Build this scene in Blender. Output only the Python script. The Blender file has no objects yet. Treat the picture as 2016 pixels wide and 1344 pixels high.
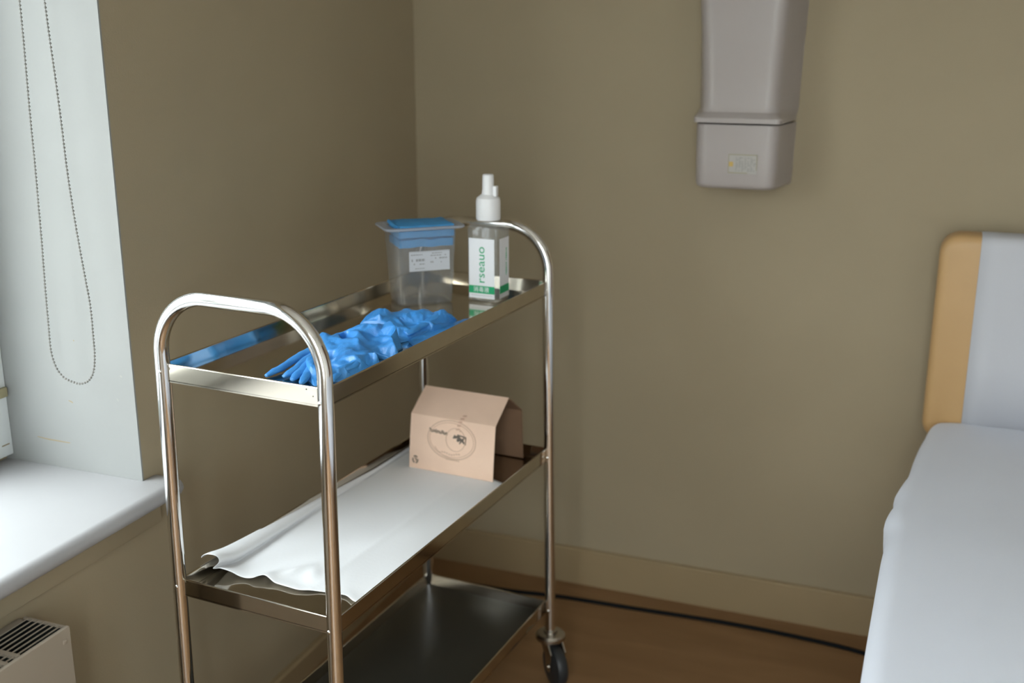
import bpy, bmesh, math, random
from mathutils import Vector, Matrix, noise
from mathutils.geometry import delaunay_2d_cdt

scene = bpy.context.scene
C = scene.collection
PI = math.pi
rad = math.radians

# ------------------------------------------------------------------ camera
cam_d = bpy.data.cameras.new('camera')
cam_d.sensor_width = 36.0
cam_d.lens = 38.96
cam_d.clip_start = 0.02
cam_d.dof.use_dof = True
cam_d.dof.focus_distance = 1.90
cam_d.dof.aperture_fstop = 2.6
cam = bpy.data.objects.new('camera', cam_d)
C.objects.link(cam)
cam.location = (1.357, -1.434, 1.514)
cam.rotation_euler = (PI / 2 - rad(15.448), 0, rad(21.30))
scene.camera = cam

# ------------------------------------------------------------------ world and exposure
SKY = 13.6
world = bpy.data.worlds.new('world')
scene.world = world
world.use_nodes = True
wn = world.node_tree
bg = wn.nodes['Background']
# overcast sky: brighter overhead than at the horizon
wtc = wn.nodes.new('ShaderNodeTexCoord')
wsx = wn.nodes.new('ShaderNodeSeparateXYZ')
wmr = wn.nodes.new('ShaderNodeMapRange')
wmr.inputs['From Min'].default_value = 0.0
wmr.inputs['From Max'].default_value = 1.0
wmr.inputs['To Min'].default_value = SKY * 0.6
wmr.inputs['To Max'].default_value = SKY * 1.4
wn.links.new(wtc.outputs['Generated'], wsx.inputs['Vector'])
wn.links.new(wsx.outputs['Z'], wmr.inputs['Value'])
wn.links.new(wmr.outputs['Result'], bg.inputs['Strength'])
bg.inputs['Color'].default_value = (0.91, 0.955, 1.0, 1)
vs = scene.view_settings
vs.view_transform = 'Standard'
vs.look = 'None'
vs.exposure = 0.0
vs.gamma = 1.0
vs.use_curve_mapping = False

# daylight portal in the window opening (guides sampling of the sky, gives off no light itself)
pd = bpy.data.lights.new('window_portal', 'AREA')
pd.shape = 'RECTANGLE'
pd.size = 1.36
pd.size_y = 1.52
pd.cycles.is_portal = True
po = bpy.data.objects.new('window_portal', pd)
C.objects.link(po)
po.location = (-0.42, -0.637, 1.382)
po.rotation_euler = (0, rad(-90), 0)
pd2 = bpy.data.lights.new('window_portal', 'AREA')
pd2.shape = 'RECTANGLE'
pd2.size = 0.96
pd2.size_y = 2.20
pd2.cycles.is_portal = True
po2 = bpy.data.objects.new('window_portal', pd2)
C.objects.link(po2)
po2.location = (1.48, -2.54, 1.40)
po2.rotation_euler = (rad(90), 0, 0)


# ------------------------------------------------------------------ materials
def newmat(name):
    m = bpy.data.materials.new(name)
    m.use_nodes = True
    nt = m.node_tree
    b = nt.nodes['Principled BSDF']
    return m, nt, b


def mat(name, col, rough=0.6, metal=0.0, vary=0.0, vscale=8.0, bump=0.0, bscale=200.0, spec=0.5, sheen=0.0, coat=0.0):
    m, nt, b = newmat(name)
    b.inputs['Base Color'].default_value = (*col, 1)
    b.inputs['Roughness'].default_value = rough
    b.inputs['Metallic'].default_value = metal
    b.inputs['Specular IOR Level'].default_value = spec
    if sheen:
        b.inputs['Sheen Weight'].default_value = sheen
    if coat:
        b.inputs['Coat Weight'].default_value = coat
    if vary or bump:
        tc = nt.nodes.new('ShaderNodeTexCoord')
    if vary:
        n = nt.nodes.new('ShaderNodeTexNoise')
        n.inputs['Scale'].default_value = vscale
        n.inputs['Detail'].default_value = 4
        mr = nt.nodes.new('ShaderNodeMapRange')
        mr.inputs['From Min'].default_value = 0.3
        mr.inputs['From Max'].default_value = 0.7
        mr.inputs['To Min'].default_value = 1 - vary
        mr.inputs['To Max'].default_value = 1 + vary
        mx = nt.nodes.new('ShaderNodeVectorMath')
        mx.operation = 'SCALE'
        mx.inputs[0].default_value = col
        nt.links.new(tc.outputs['Object'], n.inputs['Vector'])
        nt.links.new(n.outputs['Fac'], mr.inputs['Value'])
        nt.links.new(mr.outputs['Result'], mx.inputs['Scale'])
        nt.links.new(mx.outputs['Vector'], b.inputs['Base Color'])
    if bump:
        n2 = nt.nodes.new('ShaderNodeTexNoise')
        n2.inputs['Scale'].default_value = bscale
        n2.inputs['Detail'].default_value = 3
        bp = nt.nodes.new('ShaderNodeBump')
        bp.inputs['Strength'].default_value = bump
        bp.inputs['Distance'].default_value = 0.002
        nt.links.new(tc.outputs['Object'], n2.inputs['Vector'])
        nt.links.new(n2.outputs['Fac'], bp.inputs['Height'])
        nt.links.new(bp.outputs['Normal'], b.inputs['Normal'])
    return m


def clear_mat(name, tint, clear, rough, body):
    """thin clear plastic or glass: mostly transparent, a little milky, glossy by Fresnel"""
    m = bpy.data.materials.new(name)
    m.use_nodes = True
    nt = m.node_tree
    nt.nodes.clear()
    out = nt.nodes.new('ShaderNodeOutputMaterial')
    tr = nt.nodes.new('ShaderNodeBsdfTransparent')
    tr.inputs['Color'].default_value = (*tint, 1)
    df = nt.nodes.new('ShaderNodeBsdfDiffuse')
    df.inputs['Color'].default_value = (*body, 1)
    tl = nt.nodes.new('ShaderNodeBsdfTranslucent')
    tl.inputs['Color'].default_value = (*body, 1)
    m0 = nt.nodes.new('ShaderNodeMixShader')
    m0.inputs[0].default_value = 0.45
    nt.links.new(df.outputs[0], m0.inputs[1])
    nt.links.new(tl.outputs[0], m0.inputs[2])
    m1 = nt.nodes.new('ShaderNodeMixShader')
    m1.inputs[0].default_value = clear
    nt.links.new(m0.outputs[0], m1.inputs[1])
    nt.links.new(tr.outputs[0], m1.inputs[2])
    gl = nt.nodes.new('ShaderNodeBsdfGlossy')
    gl.inputs['Roughness'].default_value = rough
    lw = nt.nodes.new('ShaderNodeLayerWeight')
    pw = nt.nodes.new('ShaderNodeMath')
    pw.operation = 'POWER'
    pw.inputs[1].default_value = 4.0
    fr = nt.nodes.new('ShaderNodeMath')
    fr.operation = 'MULTIPLY_ADD'
    fr.inputs[1].default_value = 0.55
    fr.inputs[2].default_value = 0.035
    nt.links.new(lw.outputs['Facing'], pw.inputs[0])
    nt.links.new(pw.outputs[0], fr.inputs[0])
    m2 = nt.nodes.new('ShaderNodeMixShader')
    nt.links.new(fr.outputs[0], m2.inputs[0])
    nt.links.new(m1.outputs[0], m2.inputs[1])
    nt.links.new(gl.outputs[0], m2.inputs[2])
    nt.links.new(m2.outputs[0], out.inputs['Surface'])
    return m


WALL = (0.365, 0.302, 0.202)
M = {}
M['wall'] = mat('taupe_wall_paint', WALL, 0.75, vary=0.035, vscale=2.2, bump=0.12, bscale=260, spec=0.25)
M['baseboard'] = mat('taupe_baseboard_paint', (0.35, 0.262, 0.148), 0.4, vary=0.03, vscale=5)
M['ceiling'] = mat('ceiling_paint', (0.86, 0.84, 0.80), 0.8)
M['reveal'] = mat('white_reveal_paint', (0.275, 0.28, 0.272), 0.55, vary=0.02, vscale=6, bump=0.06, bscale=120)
M['sill'] = mat('white_sill_paint', (0.36, 0.357, 0.362), 0.38, vary=0.02, vscale=7)
M['wframe'] = mat('white_window_frame', (0.76, 0.79, 0.79), 0.4)
M['glass'] = clear_mat('window_glass', (0.97, 0.99, 0.98), 1.0, 0.02, (0.8, 0.8, 0.8))
M['dirt'] = mat('brown_scuff', (0.30, 0.24, 0.15), 0.8)
M['dirt_grey'] = mat('grey_scuff', (0.34, 0.33, 0.31), 0.8)
M['chrome'] = mat('chromed_tube', (0.80, 0.79, 0.78), 0.09, 1.0)
M['steel'] = mat('stainless_tray', (0.55, 0.50, 0.42), 0.10, 1.0, vary=0.03, vscale=30)
M['screw'] = mat('screw_steel', (0.75, 0.75, 0.74), 0.2, 1.0)
M['rubber'] = mat('black_rubber', (0.022, 0.024, 0.026), 0.45)
M['castermetal'] = mat('caster_metal', (0.45, 0.42, 0.38), 0.25, 1.0)
M['glove'] = mat('blue_nitrile', (0.045, 0.275, 0.70), 0.40, vary=0.05, vscale=60, bump=0.25, bscale=420, spec=0.75)
M['wipe'] = mat('blue_wipe', (0.05, 0.27, 0.56), 0.7, vary=0.06, vscale=40)
M['white_plastic'] = mat('white_cap_plastic', (0.82, 0.82, 0.83), 0.35)
M['box_plastic'] = clear_mat('frosted_clear_plastic', (0.99, 0.99, 0.99), 0.90, 0.12, (0.72, 0.76, 0.80))
M['rim_plastic'] = clear_mat('frosted_rim_plastic', (0.98, 0.98, 0.99), 0.38, 0.15, (0.60, 0.65, 0.73))
M['bottle'] = clear_mat('clear_bottle_plastic', (0.985, 0.99, 0.99), 0.84, 0.05, (0.80, 0.84, 0.87))
M['label'] = mat('white_label', (0.78, 0.79, 0.82), 0.5)
M['sticker'] = mat('pale_sticker', (0.56, 0.58, 0.62), 0.5)
M['sticker2'] = mat('grey_sticker', (0.42, 0.40, 0.37), 0.5)
M['ink2'] = mat('pale_ink', (0.27, 0.265, 0.245), 0.6)
M['mat'] = mat('black_shelf_mat', (0.032, 0.033, 0.028), 0.35)  # dark tone stands in for the reflected underside of the shelf above
M['green'] = mat('green_print', (0.005, 0.36, 0.145), 0.5)
M['ink'] = mat('grey_ink', (0.30, 0.30, 0.31), 0.6)
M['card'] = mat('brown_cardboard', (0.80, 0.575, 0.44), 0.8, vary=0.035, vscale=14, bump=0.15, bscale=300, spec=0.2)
M['card_in'] = mat('raw_cardboard_inside', (0.20, 0.115, 0.065), 0.85, vary=0.05, vscale=20)  # dark brown puts the shade inside the sleeve into the colour
M['card_ink'] = mat('dark_print', (0.13, 0.105, 0.085), 0.8)
M['card_faint'] = mat('faint_print', (0.57, 0.40, 0.295), 0.8)
M['card_red'] = mat('reddish_print', (0.56, 0.35, 0.26), 0.8)
M['paper'] = mat('white_tissue_paper', (0.80, 0.815, 0.835), 0.85, bump=0.1, bscale=180, spec=0.2)
M['sheet'] = mat('white_bed_sheet', (0.69, 0.72, 0.80), 0.9, vary=0.02, vscale=3, bump=0.12, bscale=500, spec=0.15, sheen=0.1)
M['strip'] = mat('white_cover_paper', (0.56, 0.565, 0.60), 0.9, spec=0.15)
M['facade'] = mat('outside_facade', (0.42, 0.40, 0.37), 0.9)
M['vinyl'] = mat('beige_vinyl', (0.52, 0.325, 0.145), 0.45, vary=0.03, vscale=10, bump=0.08, bscale=300)
M['bedmetal'] = mat('bed_frame_paint', (0.55, 0.54, 0.52), 0.4)
M['dispenser'] = mat('pale_lilac_plastic', (0.40, 0.36, 0.342), 0.35, vary=0.01, vscale=3)
M['yellow'] = mat('yellow_print', (0.55, 0.38, 0.11), 0.6)
M['olive'] = mat('olive_print', (0.32, 0.285, 0.17), 0.6)
M['radiator'] = mat('cream_radiator_paint', (0.37, 0.315, 0.25), 0.45)
M['radiator_dark'] = mat('radiator_inside', (0.008, 0.010, 0.009), 0.7)  # near-black paints the shade between the grille slats
M['chain'] = mat('bead_chain_plastic', (0.22, 0.215, 0.20), 0.35)
M['cable'] = mat('black_cable', (0.006, 0.008, 0.010), 0.75, spec=0.15)
M['door'] = mat('warm_wood_door', (0.20, 0.10, 0.05), 0.45, vary=0.1, vscale=5)
M['ground'] = mat('outside_ground', (0.30, 0.30, 0.28), 0.9)


def floor_mat():
    m, nt, b = newmat('brown_linoleum')
    tc = nt.nodes.new('ShaderNodeTexCoord')
    mp = nt.nodes.new('ShaderNodeMapping')
    mp.inputs['Scale'].default_value = (1.2, 5.0, 1)
    mp.inputs['Rotation'].default_value = (0, 0, 0.5)
    n = nt.nodes.new('ShaderNodeTexNoise')
    n.inputs['Scale'].default_value = 3.0
    n.inputs['Detail'].default_value = 6
    n.inputs['Distortion'].default_value = 0.6
    cr = nt.nodes.new('ShaderNodeValToRGB')
    cr.color_ramp.elements[0].position = 0.3
    cr.color_ramp.elements[0].color = (0.245, 0.135, 0.060, 1)
    cr.color_ramp.elements[1].position = 0.7
    cr.color_ramp.elements[1].color = (0.305, 0.175, 0.082, 1)
    nt.links.new(tc.outputs['Object'], mp.inputs['Vector'])
    nt.links.new(mp.outputs['Vector'], n.inputs['Vector'])
    nt.links.new(n.outputs['Fac'], cr.inputs['Fac'])
    nt.links.new(cr.outputs['Color'], b.inputs['Base Color'])
    b.inputs['Roughness'].default_value = 0.5
    b.inputs['Specular IOR Level'].default_value = 0.3
    return m


M['floor'] = floor_mat()


# ------------------------------------------------------------------ mesh helpers
def box(bm, x0, x1, y0, y1, z0, z1, bev=0.0, seg=2):
    vs_ = [bm.verts.new((x, y, z)) for x in (x0, x1) for y in (y0, y1) for z in (z0, z1)]
    F = [(0, 1, 3, 2), (4, 6, 7, 5), (0, 4, 5, 1), (2, 3, 7, 6), (0, 2, 6, 4), (1, 5, 7, 3)]
    fs = [bm.faces.new([vs_[i] for i in f]) for f in F]
    if bev:
        es = list({e for f in fs for e in f.edges})
        bmesh.ops.bevel(bm, geom=es, offset=bev, segments=seg, profile=0.5, affect='EDGES')


def tube(bm, pts, r, n=20, caps=True, closed=False):
    pts = [Vector(p) for p in pts]
    rings = []
    N = len(pts)
    prev = None
    for i, p in enumerate(pts):
        if closed:
            t = pts[(i + 1) % N] - pts[i - 1]
        else:
            t = pts[min(i + 1, N - 1)] - pts[max(i - 1, 0)]
        t.normalize()
        if prev is None:
            a = Vector((0, 0, 1)) if abs(t.z) < 0.9 else Vector((1, 0, 0))
            nrm = (a - t * a.dot(t)).normalized()
        else:
            nrm = (prev - t * prev.dot(t)).normalized()
        prev = nrm
        bn = t.cross(nrm)
        rr = r[i] if isinstance(r, (list, tuple)) else r
        rings.append([bm.verts.new(p + (nrm * math.cos(2 * PI * k / n) + bn * math.sin(2 * PI * k / n)) * rr) for k in range(n)])
    for i in range(N if closed else N - 1):
        A, B = rings[i], rings[(i + 1) % N]
        for k in range(n):
            bm.faces.new((A[k], A[(k + 1) % n], B[(k + 1) % n], B[k]))
    if caps and not closed:
        bm.faces.new(rings[0][::-1])
        bm.faces.new(rings[-1])


def loft(bm, rings, cap0=True, cap1=True):
    R = [[bm.verts.new(p) for p in ring] for ring in rings]
    n = len(R[0])
    for A, B in zip(R, R[1:]):
        for k in range(n):
            bm.faces.new((A[k], A[(k + 1) % n], B[(k + 1) % n], B[k]))
    if cap0:
        bm.faces.new(R[0][::-1])
    if cap1:
        bm.faces.new(R[-1])


def lathe(bm, prof, n=28, cx=0, cy=0):
    loft(bm, [[(cx + r * math.cos(2 * PI * k / n), cy + r * math.sin(2 * PI * k / n), z) for k in range(n)] for r, z in prof])


def rrect(hx, hy, r, z, seg=5):
    out = []
    for cx, cy, a0 in ((hx - r, hy - r, 0), (-hx + r, hy - r, 90), (-hx + r, -hy + r, 180), (hx - r, -hy + r, 270)):
        for k in range(seg + 1):
            a = rad(a0 + 90 * k / seg)
            out.append((cx + r * math.cos(a), cy + r * math.sin(a), z))
    return out


def prism(bm, prof, axis, a0, a1):
    """extrude a closed 2D profile along an axis: 'x' -> profile (y,z); 'y' -> (x,z); 'z' -> (x,y)"""
    def P(p, a):
        return {'x': (a, p[0], p[1]), 'y': (p[0], a, p[1]), 'z': (p[0], p[1], a)}[axis]
    A = [bm.verts.new(P(p, a0)) for p in prof]
    B = [bm.verts.new(P(p, a1)) for p in prof]
    n = len(prof)
    for k in range(n):
        bm.faces.new((A[k], A[(k + 1) % n], B[(k + 1) % n], B[k]))
    bm.faces.new(A[::-1])
    bm.faces.new(B)


def obj(name, bm, m, parent=None, smooth=True, angle=35):
    bmesh.ops.recalc_face_normals(bm, faces=bm.faces)
    me = bpy.data.meshes.new(name)
    bm.to_mesh(me)
    bm.free()
    me.materials.append(M[m] if isinstance(m, str) else m)
    if smooth:
        me.polygons.foreach_set('use_smooth', [True] * len(me.polygons))
        me.set_sharp_from_angle(angle=rad(angle))
    o = bpy.data.objects.new(name, me)
    C.objects.link(o)
    if parent is not None:
        o.parent = parent
    return o


def mk(name, m, parent, fn, **kw):
    bm = bmesh.new()
    fn(bm)
    return obj(name, bm, m, parent, **kw)


def tag(o, label=None, cat=None, group=None, kind=None):
    if label:
        o['label'] = label
    if cat:
        o['category'] = cat
    if group:
        o['group'] = group
    if kind:
        o['kind'] = kind
    return o


def thing(name, label, cat, loc=(0, 0, 0), rz=0.0, group=None):
    o = bpy.data.objects.new(name, None)
    o.empty_display_size = 0.05
    C.objects.link(o)
    o.location = loc
    o.rotation_euler = (0, 0, rz)
    return tag(o, label, cat, group)


def struct(name, m, fn, label=None, parent=None, **kw):
    o = mk(name, m, parent, fn, **kw)
    if parent is None:
        o['kind'] = 'structure'
    if label:
        o['label'] = label
    return o


def text_mesh(s, size, depth=0.0002):
    cu = bpy.data.curves.new('lettering', 'FONT')
    cu.body = s
    cu.size = size
    cu.extrude = depth
    cu.resolution_u = 3
    cu.align_x = 'CENTER'
    cu.align_y = 'CENTER'
    o = bpy.data.objects.new('lettering_curve', cu)
    C.objects.link(o)
    dg = bpy.context.evaluated_depsgraph_get()
    me = bpy.data.meshes.new_from_object(o.evaluated_get(dg))
    bpy.data.objects.remove(o)
    bpy.data.curves.remove(cu)
    return me


def lettering(name, s, size, m, parent, mtx, squash=1.0):
    me = text_mesh(s, size)
    me.materials.clear()
    me.materials.append(M[m])
    me.transform(Matrix.Diagonal((squash, 1, 1, 1)))
    me.transform(mtx)
    o = bpy.data.objects.new(name, me)
    C.objects.link(o)
    o.parent = parent
    return o


# ------------------------------------------------------------------ room shell
YB = 1.326            # back wall
XR, YF, ZC = 2.45, -2.30, 2.7
WY0, WY1 = -1.40, 0.126   # window opening along the left wall
WZ0, WZ1 = 0.703, 2.06


struct('floor', 'floor', lambda b: box(b, -0.4, XR + 0.2, YF - 0.2, YB + 0.2, -0.1, 0), 'brown linoleum floor')
struct('ceiling', 'ceiling', lambda b: box(b, -0.4, XR + 0.2, YF - 0.2, YB + 0.2, ZC, ZC + 0.1))
struct('wall_back', 'wall', lambda b: box(b, -0.4, XR + 0.2, YB, YB + 0.2, 0, ZC), 'taupe painted back wall')


def _wl(b):
    box(b, -0.4, 0, WY1 + 0.004, YB, 0, ZC)
    box(b, -0.4, 0, YF, WY0 - 0.004, 0, ZC)
    box(b, -0.4, 0, WY0 - 0.004, WY1 + 0.004, 0, WZ0 - 0.034)
    box(b, -0.4, 0, WY0 - 0.004, WY1 + 0.004, WZ1 + 0.004, ZC)


struct('wall_left', 'wall', _wl, 'taupe painted window wall', smooth=False)
struct('wall_right', 'ceiling', lambda b: box(b, XR, XR + 0.2, YF, YB, 0, ZC))
VX0, VX1, VZ0, VZ1 = 1, 1.96, 0.30, 2.5     # window behind the camera


def _wf(b):
    box(b, 0, VX0, YF - 0.2, YF, 0, ZC)
    box(b, VX1, XR, YF - 0.2, YF, 0, ZC)
    box(b, VX0, VX1, YF - 0.2, YF, 0, VZ0)
    box(b, VX0, VX1, YF - 0.2, YF, VZ1, ZC)


struct('wall_front', 'ceiling', _wf, smooth=False)
win2 = bpy.data.objects.new('window_2', None)
C.objects.link(win2)
win2.location = (1.48, YF - 0.15, VZ0)
tag(win2, 'white framed window behind the viewer', None, None, 'structure')


def w2box(name, m, x0, x1, z0, z1, y0=-0.02, y1=0.03, bev=0.003):
    mk(name, m, win2, lambda b: box(b, x0 - 1.48, x1 - 1.48, y0, y1, z0 - VZ0, z1 - VZ0, bev))


for x0, x1 in ((VX0, VX0 + 0.06), (VX1 - 0.06, VX1), (1.45, 1.51)):
    w2box('frame_upright', 'wframe', x0, x1, VZ0 + 0.06, VZ1 - 0.06)
w2box('frame_rail', 'wframe', VX0, VX1, VZ0, VZ0 + 0.06)
w2box('frame_rail', 'wframe', VX0, VX1, VZ1 - 0.06, VZ1)
w2box('pane', 'glass', VX0 + 0.06, 1.45, VZ0 + 0.06, VZ1 - 0.06, -0.002, 0.002, 0)
w2box('pane', 'glass', 1.51, VX1 - 0.06, VZ0 + 0.06, VZ1 - 0.06, -0.002, 0.002, 0)
struct('ground_outside', 'ground', lambda b: box(b, -40, 40, -40, 40, -3.1, -3.0))

struct('building_outside', 'facade', lambda b: box(b, -13, -7, -14, 12, -3.0, 2.6))  # unseen block added to cut skylight through the left window


def _bb(b):
    prism(b, [(YB, 0), (YB - 0.013, 0), (YB - 0.013, 0.1045), (YB - 0.009, 0.1086), (YB, 0.1086)], 'x', 0.012, XR)


struct('baseboard_back', 'baseboard', _bb, 'taupe baseboard along the back wall')


def _bl(b):
    prism(b, [(0, 0), (0.016, 0), (0.016, 0.052), (0.011, 0.058), (0, 0.058)], 'y', YF, YB - 0.001)


struct('baseboard_left', 'baseboard', _bl, 'low taupe baseboard along the window wall')

# white plaster lining of the window recess
trim = struct('trim_1', 'reveal', lambda b: (box(b, -0.385, 0.0005, WY1, WY1 + 0.004, WZ0 - 0.03, WZ1),
                                             box(b, -0.385, 0.0005, WY0 - 0.004, WY0, WZ0 - 0.03, WZ1),
                                             box(b, -0.385, 0.0005, WY0, WY1, WZ1, WZ1 + 0.004)), 'white lining of the window recess', smooth=False)


def scuff(pts, w, m):
    def f(b):
        tube(b, [(x, WY1 - 0.0003, z) for x, z in pts], [w * (0.4 + 0.6 * math.sin(PI * (i + 0.5) / len(pts))) for i in range(len(pts))], 6)
        for v in b.verts:
            v.co.y = WY1 + (v.co.y - WY1) * 0.15 - 0.0002
    mk('scuff_mark', m, trim, f)


scuff([(-0.245, 0.7595), (-0.22, 0.7575), (-0.19, 0.7572), (-0.165, 0.757)], 0.0014, 'dirt')
scuff([(-0.0285, 0.908), (-0.0255, 0.9065), (-0.0245, 0.905)], 0.0022, 'dirt_grey')
scuff([(-0.041, 0.862), (-0.038, 0.857)], 0.0012, 'dirt_grey')
scuff([(-0.157, 0.844), (-0.150, 0.842), (-0.147, 0.8405)], 0.0014, 'dirt')
scuff([(-0.130, 0.966), (-0.128, 0.964)], 0.0014, 'dirt')

# window
win = bpy.data.objects.new('window_1', None)
C.objects.link(win)
win.location = (-0.35, (WY0 + WY1) / 2, WZ0)
tag(win, 'white framed window in the left wall', None, None, 'structure')
wl = Vector(win.location)


def wbox(name, m, x0, x1, y0, y1, z0, z1, bev=0.003, parent=win):
    return mk(name, m, parent, lambda b: box(b, x0 - wl.x, x1 - wl.x, y0 - wl.y, y1 - wl.y, z0 - wl.z, z1 - wl.z, bev))


wbox('frame_jamb', 'wframe', -0.37, -0.31, WY1 - 0.125, WY1 - 0.0005, WZ0 + 0.012, WZ1)
wbox('frame_jamb', 'wframe', -0.37, -0.31, WY0, WY0 + 0.055, WZ0 + 0.012, WZ1)
wbox('frame_head', 'wframe', -0.37, -0.31, WY0 + 0.055, WY1 - 0.125, WZ1 - 0.06, WZ1)
wbox('frame_bottom_rail', 'wframe', -0.37, -0.31, WY0 + 0.055, WY1 - 0.125, WZ0 + 0.012, WZ0 + 0.075)
wbox('mullion', 'wframe', -0.37, -0.31, -0.68, -0.61, WZ0 + 0.075, WZ1 - 0.06)
wbox('pane', 'glass', -0.345, -0.341, WY0 + 0.055, -0.68, WZ0 + 0.075, WZ1 - 0.06, 0)
wbox('pane', 'glass', -0.345, -0.341, -0.61, WY1 - 0.125, WZ0 + 0.075, WZ1 - 0.06, 0)
latch = wbox('latch', 'olive', -0.31, -0.302, 0.092, 0.1215, 0.836, 0.856, 0.002)
wbox('scratch', 'dirt', -0.3105, -0.3095, 0.098, 0.117, 0.738, 0.7405, 0)
wbox('sash_gap', 'dirt', -0.372, -0.330, WY0, WY1 - 0.001, WZ0 - 0.02, WZ0 + 0.012, 0)


def nose(x1, zt, zb, r, x0):
    out = [(x0, zb), (x1 - r, zb)]
    cz = (zt + zb) / 2
    hz = (zt - zb) / 2
    for k in range(1, 8):
        a = -PI / 2 + PI * k / 8
        out.append((x1 - r + r * math.cos(a), cz + hz * math.sin(a)))
    out += [(x1 - r, zt), (x0, zt)]
    return out


def _sill(b):
    prism(b, [(x - wl.x, z - wl.z) for x, z in nose(0.066, WZ0, WZ0 - 0.034, 0.016, -0.385)], 'y', WY0 - wl.y + 0.001, WY1 - wl.y - 0.0005)
    rr = []
    for yy, sc in ((WY1, 1.0), (0.150, 1.0), (0.160, 0.93), (0.166, 0.8), (0.168, 0.6)):
        pts = nose(0.066 - (1 - sc) * 0.02, WZ0 - (1 - sc) * 0.012, WZ0 - 0.034 + (1 - sc) * 0.012, 0.016, 0.0012)
        rr.append([(x - wl.x, yy - wl.y, z - wl.z) for x, z in pts])
    loft(b, rr)


sill = mk('sill', 'sill', win, _sill)
sill['label'] = 'white rounded window sill'
mk('apron', 'wall', win, lambda b: box(b, 0.0005 - wl.x, 0.018 - wl.x, WY0 - wl.y, 0.150 - wl.y, 0.613 - wl.z, 0.6685 - wl.z, 0.003))

# unseen door, placed in the right wall to cut bounce; warms the chrome
door = bpy.data.objects.new('door_1', None)
C.objects.link(door)
door.location = (XR, 0.70, 0)
door.rotation_euler = (0, 0, rad(90))
tag(door, 'warm wooden door', None, None, 'structure')
mk('leaf', 'door', door, lambda b: box(b, -0.45, 0.45, 0.001, 0.04, 0.005, 2.05, 0.003))
mk('casing', 'wframe', door, lambda b: (box(b, -0.53, -0.455, 0.001, 0.03, 0, 2.13, 0.003), box(b, 0.455, 0.53, 0.001, 0.03, 0, 2.13, 0.003), box(b, -0.455, 0.455, 0.001, 0.03, 2.055, 2.13, 0.003)))

# ------------------------------------------------------------------ radiator under the window
ra = thing('radiator', 'cream panel radiator with slotted top grille under the window sill', 'radiator', (0.018, -0.9, 0.08))
RZ = 0.52  # height above its base


def rbox(name, m, x0, x1, y0, y1, z0, z1, bev=0.0):
    return mk(name, m, ra, lambda b: box(b, x0 - 0.018, x1 - 0.018, y0 + 0.9, y1 + 0.9, z0 - 0.08, z1 - 0.08, bev))


rbox('front_panel', 'radiator', 0.104, 0.113, -1.30, -0.203, 0.08, 0.598, 0.003)
rbox('back_panel', 'radiator', 0.004, 0.020, -1.30, -0.203, 0.08, 0.590, 0.003)
rbox('end_panel', 'radiator', 0.020, 0.104, -0.208, -0.203, 0.08, 0.596, 0.001)
rbox('end_panel', 'radiator', 0.020, 0.104, -1.30, -1.295, 0.08, 0.596, 0.001)
rbox('inner_lining', 'radiator_dark', 0.1030, 0.1041, -1.29, -0.2085, 0.10, 0.592)  # added dark faces that paint shade into the gaps under the grille
rbox('inner_lining', 'radiator_dark', 0.0199, 0.0212, -1.29, -0.2085, 0.10, 0.588)
rbox('inner_lining', 'radiator_dark', 0.0215, 0.1028, -0.2095, -0.2078, 0.10, 0.592)
rbox('core', 'radiator_dark', 0.021, 0.1035, -1.29, -0.212, 0.10, 0.545)
rbox('corner_tab', 'radiator', 0.104, 0.1145, -0.222, -0.212, 0.572, 0.580, 0.002)
for k in range(7):
    x = 0.0295 + k * 0.0112
    rbox('grille_slat', 'radiator', x, x + 0.0015, -1.295, -0.208, 0.5950, 0.597)
for k in range(8):
    y = -0.303 - k * 0.135
    rbox('grille_crossbar', 'radiator', 0.0205, 0.1035, y - 0.004, y + 0.004, 0.592, 0.5975)
    rbox('grille_crossbar', 'radiator', 0.0205, 0.1035, y - 0.028, y - 0.020, 0.592, 0.5975)

# ------------------------------------------------------------------ roller blind with its bead chain
bl = thing('roller_blind', 'white bead chain loop of a roller blind hanging in the window recess', 'blind', (-0.09, 0.0, 1.95))


def bl_tube(b):
    tube(b, [(0, -1.37, 0.03), (0, 0.062, 0.03)], 0.028, 24)


mk('blind_roll', 'reveal', bl, bl_tube)
mk('bracket', 'white_plastic', bl, lambda b: box(b, -0.03, 0.03, 0.098, 0.124, -0.005, 0.105, 0.003))
mk('sprocket', 'white_plastic', bl, lambda b: tube(b, [(0, 0.062, 0.03), (0, 0.098, 0.03)], 0.0215, 20))
CH = [(-0.111, 1.972), (-0.115, 1.80), (-0.1178, 1.5869), (-0.1189, 1.5215), (-0.1214, 1.4464), (-0.1239, 1.3695), (-0.1252, 1.2998), (-0.1276, 1.2286), (-0.1301, 1.1559), (-0.1338, 1.0817), (-0.1364, 1.0059), (-0.1373, 0.9578), (-0.1297, 0.9276), (-0.1145, 0.9098), (-0.0919, 0.9026), (-0.0746, 0.9017), (-0.056, 0.9106), (-0.0433, 0.9294), (-0.0373, 0.9587), (-0.0359, 0.9966), (-0.0356, 1.0527), (-0.041, 1.1075), (-0.0463, 1.1615), (-0.0515, 1.2238), (-0.0554, 1.2939), (-0.057, 1.3713), (-0.0596, 1.4471), (-0.0623, 1.505), (-0.0648, 1.5862), (-0.067, 1.80), (-0.069, 1.972)]


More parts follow.
